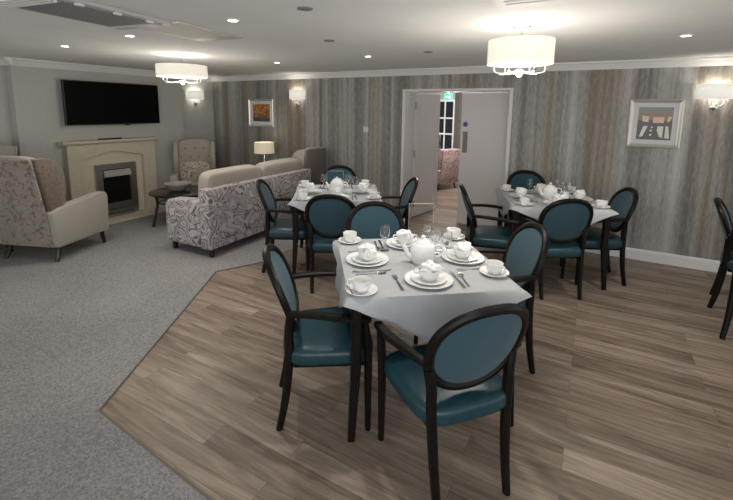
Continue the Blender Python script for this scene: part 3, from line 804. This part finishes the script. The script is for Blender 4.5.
obj('hearth', B(0.0, .34, FY0 + .02, FY1 - .0, 0.0, .05, .006, 1), M['stone'], t, smooth=False)
f = thing('electric_fire', 'steel electric fire with black opening set in the cream fireplace', 'heater', (XB + .055, FC + .02, .05))
e0, e1 = -.29, .29
bm = bmesh.new()
box(bm, 0, .05, e0, e0 + .09, 0, .78); box(bm, 0, .05, e1 - .09, e1, 0, .78); box(bm, 0, .05, e0 + .09, e1 - .09, .70, .78)
obj('fire_frame', bm, M['brushed'], f, smooth=False)
obj('fire_glass', B(0, .02, e0 + .09, e1 - .09, .20, .70), M['fire_black'], f, smooth=False)
obj('hood', prism([(0.02, .60), (.05, .58), (.10, .60), (.06, .69), (.02, .69)], e0 + .10, e1 - .10, 'y'), M['chrome'], f, smooth=False)
bm = bmesh.new()
box(bm, 0, .06, e0 + .09, e1 - .09, .13, .20); box(bm, 0, .075, e0 + .09, e1 - .09, .06, .11); box(bm, 0, .09, e0 + .09, e1 - .09, 0, .045)
obj('base_grille', bm, M['brushed'], f, smooth=False)
o = obj('remote_control', B(-.022, .022, -.16, .16, 0, .02, .005, 2), M['black_plastic'], loc=(XB + .09, 3.34, 1.185)); tag(o, 'slim dark bar lying on the mantel shelf below the television', 'device')

t = thing('television', 'black flat wall-mounted television above the fireplace', 'television', (XB + .10, 3.45, 1.70), math.radians(2.0))
obj('tv_body', B(-.02, .025, -.68, .68, -.30, .295, .006, 2), M['black_plastic'], t, smooth=False)
obj('tv_screen', B(.025, .027, -.668, .668, -.286, .283), M['black_screen'], t, smooth=False)
obj('wall_bracket', B(-.10, -.02, -.2, .2, -.12, .12), M['black_plastic'], t, smooth=False)
obj('sensor_bump', B(-.01, .02, .12, .19, -.317, -.303, .004, 1), M['black_plastic'], t)

# ------------------------------------------------------------------ pictures
def art_autumn(bm, x0, x1, z0, z1):
    rnd = random.Random(4); n = 16; k = 14
    for i in range(n):
        for j in range(k):
            a, b = x0 + (x1 - x0) * i / n, x0 + (x1 - x0) * (i + 1) / n
            c, d = z0 + (z1 - z0) * j / k, z0 + (z1 - z0) * (j + 1) / k
            t = (j + rnd.uniform(-1.2, 1.2)) / k
            mi = 3 if t < .16 else (4 if t < .30 else (5 if rnd.random() < .35 else (2 if rnd.random() < .6 else 6)))
            quad(bm, [(a, 0, c), (b, 0, c), (b, 0, d), (a, 0, d)], mi)
def picture(name, label, x0, x1, z0, z1, fw, mw, painter, artmats):
    t = thing(name, label, 'picture', ((x0 + x1) / 2, YW, (z0 + z1) / 2))
    w, h = (x1 - x0) / 2, (z1 - z0) / 2
    fr = bmesh.new()
    prof = [(0, 0), (0, -.028), (fw * .3, -.036), (fw * .65, -.026), (fw, -.020), (fw, 0)]
    cs = [(-1, -1), (1, -1), (1, 1), (-1, 1)]
    rings = [[fr.verts.new((sx * (w - a), y, sz * (h - a))) for a, y in prof] for sx, sz in cs]
    for i in range(4):
        A, Bq = rings[i], rings[(i + 1) % 4]
        for k in range(len(prof)):
            k2 = (k + 1) % len(prof); fr.faces.new((A[k], A[k2], Bq[k2], Bq[k]))
    obj('picture_frame', fr, M['frame_silver'], t, smooth=False)
    obj('mount', B(-w + fw * .8, w - fw * .8, -.012, -.002, -h + fw * .8, h - fw * .8), M['mat_board'], t, smooth=False)
    bm = bmesh.new(); painter(bm, -w + fw + mw, w - fw - mw, -h + fw + mw, h - fw - mw)
    obj('art_print', bm, artmats, t, smooth=False, loc=(0, -.0135, 0))
    return t
am = [mat('art_%d' % i, c, .35) for i, c in enumerate([(.3, .2, .1), (.3, .2, .1), (.42, .17, .05), (.09, .075, .09), (.16, .12, .13), (.50, .27, .09), (.24, .07, .035)])]
picture('framed_picture', 'small silver-framed print of orange autumn trees above the cream lamp', -5.40, -4.83, 1.335, 1.815, .035, .055, art_autumn, am)
def art_dark(bm, x0, x1, z0, z1):  # pale and warm shapes are window reflections in the glass, painted as flat colour
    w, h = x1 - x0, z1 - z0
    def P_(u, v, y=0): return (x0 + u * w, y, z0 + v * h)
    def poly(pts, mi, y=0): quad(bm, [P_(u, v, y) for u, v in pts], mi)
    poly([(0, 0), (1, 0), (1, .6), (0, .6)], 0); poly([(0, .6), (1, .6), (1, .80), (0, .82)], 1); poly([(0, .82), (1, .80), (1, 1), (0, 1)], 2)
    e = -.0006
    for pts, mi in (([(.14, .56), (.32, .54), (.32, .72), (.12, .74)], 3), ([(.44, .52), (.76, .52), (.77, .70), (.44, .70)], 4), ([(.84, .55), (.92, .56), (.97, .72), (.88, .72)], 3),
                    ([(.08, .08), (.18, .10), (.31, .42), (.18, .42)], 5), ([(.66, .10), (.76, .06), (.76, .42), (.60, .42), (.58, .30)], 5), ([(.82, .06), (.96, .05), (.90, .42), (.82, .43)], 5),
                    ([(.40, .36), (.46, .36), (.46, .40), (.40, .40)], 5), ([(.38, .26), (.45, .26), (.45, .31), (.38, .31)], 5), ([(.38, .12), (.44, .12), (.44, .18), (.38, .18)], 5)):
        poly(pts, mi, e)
dm = [mat('reflection_art_%d' % i, c, .25) for i, c in enumerate([(.045, .04, .035), (.20, .15, .08), (.19, .175, .15), (.62, .45, .30), (.66, .40, .28), (.62, .60, .52)])]
picture('framed_picture', 'larger silver-framed dark picture with painted pale window reflections on the right striped wall', .325, .805, 1.285, 1.805, .04, .045, art_dark, dm)

# ------------------------------------------------------------------ lights: chandeliers, sconces, downlights
def point(name, loc, e, col=(1, .93, .82), r=.05):
    l = bpy.data.lights.new(name, 'POINT'); l.energy = e; l.color = col; l.shadow_soft_size = r
    o = bpy.data.objects.new(name, l); o.location = loc; C.objects.link(o); return o
def chandelier(label, x, y, R0, z0, z1):
    t = thing('chandelier', label, 'light', (x, y, 0), 0, 'drum shade chandeliers')
    obj('ceiling_rose', lathe([(0, HC), (.06, HC), (.06, HC - .018), (.02, HC - .03), (0, HC - .03)], 24), M['chrome'], t)
    obj('drop_rod', tube([(0, 0, HC - .02), (0, 0, z0 - .03)], .007, 8), M['chrome'], t)
    obj('drum_shade', lathe([(R0, z0), (R0, z1), (R0 - .004, z1), (R0 - .004, z0), (R0, z0)], 48), M['shade'], t)
    obj('bottom_hub', lathe([(0, z0 - .085), (.012, z0 - .08), (.03, z0 - .06), (.035, z0 - .045), (.015, z0 - .03), (0, z0 - .03)], 18), M['chrome'], t)
    for k in range(6):
        a = k * PI / 3 + .25; c, s = math.cos(a), math.sin(a); q = R0 * .78
        arm = obj('arm', tube(smoothpath([(.02 * c, .02 * s, z0 - .045), (q * .55 * c, q * .55 * s, z0 - .060), (q * .95 * c, q * .95 * s, z0 - .05), (q * c, q * s, z0 - .005), (q * c, q * s, z0 + .02)], 4), .0055, 8), M['chrome'], t)
        obj('candle_bulb', lathe([(0, z0 + .02), (.013, z0 + .02), (.020, z0 + .05), (.010, z0 + .085), (0, z0 + .095)], 12, cx=q * c, cy=q * s), M['bulb'], arm)
    return t
chandelier('white drum-shade chandelier with chrome arms, above the right half of the dining tables', -.463, 2.88, .205, 1.965, 2.115)
chandelier('white drum-shade chandelier with chrome arms, over the lounge near the television', -3.99, 3.00, .26, 1.985, 2.11)
for i, (x, y, r) in enumerate(((-.463, 2.88, .205), (-3.99, 3.0, .26))):
    point('chandelier_light', (x, y, 2.045), 1.3 if i == 0 else 1.0, r=.15)
    point('chandelier_light', (x, y, 1.78), 22 if i == 0 else 16, r=.32)

def sconce(label, loc, rz, w):
    # local: wall plane y=0, room towards -y
    t = thing('wall_sconce', label, 'light', loc, rz, 'wall lights with half-drum shades')
    bm = bmesh.new(); n = 20; z0, z1 = .0, .15
    A, Bq = [], []
    for i in range(n + 1):
        a = PI + PI * i / n; A.append((w / 2 * math.cos(a), .10 * math.sin(a) - .012))
    v0 = [bm.verts.new((x, y, z0)) for x, y in A]; v1 = [bm.verts.new((x, y, z1)) for x, y in A]
    for i in range(n): bm.faces.new((v0[i], v0[i + 1], v1[i + 1], v1[i]))
    o = obj('half_shade', bm, M['sconce_shade'], t); md = o.modifiers.new('s', 'SOLIDIFY'); md.thickness = .003
    obj('wall_plate', lathe([(0, 0), (.035, 0), (.033, .012), (.015, .02), (0, .022)], 20), M['chrome'], t, loc=(0, 0, -.075), rot=(PI / 2, 0, 0))
    for s in (-1, 1):
        arm = obj('arm', tube(smoothpath([(0, -.02, -.07), (s * .04, -.05, -.065), (s * .065, -.06, -.04), (s * .065, -.06, .02)], 4), .005, 8), M['chrome'], t)
        obj('bulb', lathe([(0, .02), (.012, .02), (.018, .05), (.008, .08), (0, .085)], 10, cx=s * .065, cy=-.06), M['bulb'], arm)
    return t
sconce('wall sconce with lit white half-drum shade at the right picture edge', (1.045, YW, 1.805), 0, .33)
sconce('wall sconce with lit white shade between the small picture and the doors', (-4.31, YW, 1.81), 0, .30)
sconce('wall sconce with lit white shade in the alcove right of the television', (XA, 5.0, 1.80), PI / 2, .34)
for x, y, z, e in ((1.045, YW - .06, 1.90, 2.0), (-4.31, YW - .06, 1.91, 1.7), (XA + .06, 5.0, 1.9, 1.4)):
    point('sconce_light', (x, y, z), e, r=.03)
point('lamp_light', (-4.76, 5.06, 1.0), 3.0, (1, .84, .6), .03)

spots = [((-2.084, 1.961), 'ceiling downlight right of the cream ceiling panel'), ((-3.285, 2.013), 'ceiling downlight above the television, right one of two'), ((-4.431, 2.08), 'ceiling downlight above the television, left one of two'),
         ((-.875, 1.96), 'ceiling downlight cut by the top picture edge, left of the dining chandelier'), ((-3.486, 3.967), 'ceiling downlight above the left wall sconce'), ((-2.163, 3.895), 'ceiling downlight in front of the striped wall, left of the doors'), ((.525, 3.797), 'ceiling downlight above the larger silver-framed picture')]
dl = None
for i, ((x, y), lab) in enumerate(spots):
    if dl is None:
        dl = thing('downlight', lab, 'light', (x, y, HC), 0, 'recessed ceiling downlights')
        obj('trim_ring', lathe([(.030, 0), (.046, 0), (.045, -.006), (.032, -.007), (.030, 0)], 24), M['white_trim'], dl)
        obj('lens', lathe([(0, -.003), (.031, -.003), (.031, -.001), (0, -.001)], 20), M['downlight'], dl)
    else: dup(dl, (x, y, HC), 0, lab)
    l = bpy.data.lights.new('downlight_beam', 'SPOT'); l.energy = 26; l.spot_size = math.radians(105); l.spot_blend = .9; l.color = (1, .96, .9); l.shadow_soft_size = .03
    o = bpy.data.objects.new('downlight_beam', l); o.location = (x, y, HC - .02); C.objects.link(o)

# ceiling fittings
t = thing('ceiling_air_unit', 'grey ceiling air-conditioning cassette with perforated grille at the top left', 'air conditioner', (-2.68, 1.40, HC), math.radians(8))
obj('housing', B(-.24, .24, -.42, .40, -.022, 0, .004, 1), M['unit_white'], t, smooth=False)
obj('grille', B(-.19, .19, -.26, .27, -.028, -.02), M['grey_grille'], t, smooth=False)
obj('air_flap', B(-.20, .18, .30, .37, -.034, -.022, .003, 1), M['unit_white'], t, smooth=False, rot=(0, 0, 0))
bm = bmesh.new()
for k in range(4): box(bm, -.20, .18, -.40 + k * .032, -.385 + k * .032, -.036, -.022)
obj('vent_slats', bm, M['white_trim'], t, smooth=False)
for y in (-.2, .02, .24): obj('clip', B(.205, .228, y - .02, y + .02, -.034, -.02), M['white_trim'], t, smooth=False)
t = thing('ceiling_panel', 'flush cream ceiling access panel beside the air-conditioning cassette', 'panel', (-2.70, 2.10, HC), math.radians(8))
obj('panel_frame', B(-.22, .22, -.32, .36, -.008, 0), M['unit_white'], t, smooth=False)
obj('panel_face', B(-.19, .19, -.26, .22, -.012, -.006), M['panel_cream'], t, smooth=False)
t = thing('ceiling_vent', 'white square ceiling vent cut by the top picture edge, above the chandelier', 'vent', (-.30, 2.16, HC), math.radians(0))
obj('vent_frame', B(-.20, .20, -.20, .20, -.015, 0, .004, 1), M['white_trim'], t, smooth=False)
bm = bmesh.new()
for k in range(5): box(bm, -.15, .15, -.14 + k * .06, -.11 + k * .06, -.022, -.014)
obj('vent_slats', bm, M['white_trim'], t, smooth=False)
gm = mat('grey_plastic', (.22, .22, .22), .6)
for (x, y), lab in (((-1.478, 1.924), 'small flat grey detector on the ceiling, nearest of three'), ((-1.975, 2.89), 'small flat grey detector on the ceiling, middle of three'), ((-1.473, 3.855), 'small flat grey detector on the ceiling, nearest the doors')):
    o = obj('ceiling_detector', lathe([(0, 0), (.045, 0), (.042, -.006), (.02, -.010), (0, -.010)], 20), gm, loc=(x, y, HC)); tag(o, lab, 'detector', 'ceiling detectors')
o = thing('wall_socket', 'small white switch plate on the striped wall left of the doors', 'switch', (-3.02, YW, 1.36))
obj('plate', B(-.042, .042, -.010, 0, -.042, .042, .003, 1), M['socket'], o, smooth=False); obj('rocker', B(-.010, .010, -.015, -.009, -.016, .016), M['socket'], o, smooth=False)

# ------------------------------------------------------------------ furniture glimpsed through the doorway
def make_far_armchair(label, loc, rz):
    t = make_armchair(label, loc, rz, M['pink_floral'], M['pink_floral'], M['pink_floral'], M['pink_floral'], group='armchairs in the far room', scale=.76)
    return t
make_far_armchair('pink floral armchair seen through the open doorway', (-2.84, 8.35, 0), math.radians(60))
point('far_light', (-2.3, 7.6, 2.0), 85, (1, .95, .92), .3)

# ------------------------------------------------------------------ added fill: world light through the unbuilt sides, area lamp for windows behind viewer
w = bpy.data.worlds.new('World'); scene.world = w; w.use_nodes = True
bg = w.node_tree.nodes['Background']; bg.inputs['Color'].default_value = (1.0, .985, .96, 1); bg.inputs['Strength'].default_value = 0.80
def area(name, loc, target, sx, sy, e, col):
    l = bpy.data.lights.new(name, 'AREA'); l.shape = 'RECTANGLE'; l.size = sx; l.size_y = sy; l.energy = e; l.color = col
    o = bpy.data.objects.new(name, l); o.location = loc; o.rotation_euler = (Vector(target) - Vector(loc)).to_track_quat('-Z', 'Y').to_euler(); C.objects.link(o)
area('window_fill', (1.0, -1.4, 1.5), (-1.2, 3.0, .6), 3.0, 1.6, 30, (.95, .98, 1.0))

# ------------------------------------------------------------------ camera
f_px, cyp, pitch, roll, yaw, H = 406.81, 171.2, .1517, .0120, .5072, 1.664
fwd = Vector((-math.sin(yaw) * math.cos(pitch), math.cos(yaw) * math.cos(pitch), -math.sin(pitch)))
right = Vector((math.cos(yaw), math.sin(yaw), 0)); up = right.cross(fwd)
r2 = right * math.cos(roll) + up * math.sin(roll); u2 = -right * math.sin(roll) + up * math.cos(roll)
cam = bpy.data.cameras.new('camera'); co = bpy.data.objects.new('camera', cam); C.objects.link(co)
mw = Matrix((( r2.x, u2.x, -fwd.x, 0), (r2.y, u2.y, -fwd.y, 0), (r2.z, u2.z, -fwd.z, H), (0, 0, 0, 1)))
co.matrix_world = mw
cam.sensor_fit = 'HORIZONTAL'; cam.sensor_width = 36; cam.lens = f_px / 733 * 36
cam.shift_y = (cyp - 250) / 733; cam.clip_start = .05
scene.camera = co
scene.view_settings.view_transform = 'Standard'; scene.view_settings.look = 'None'; scene.view_settings.exposure = 0.45
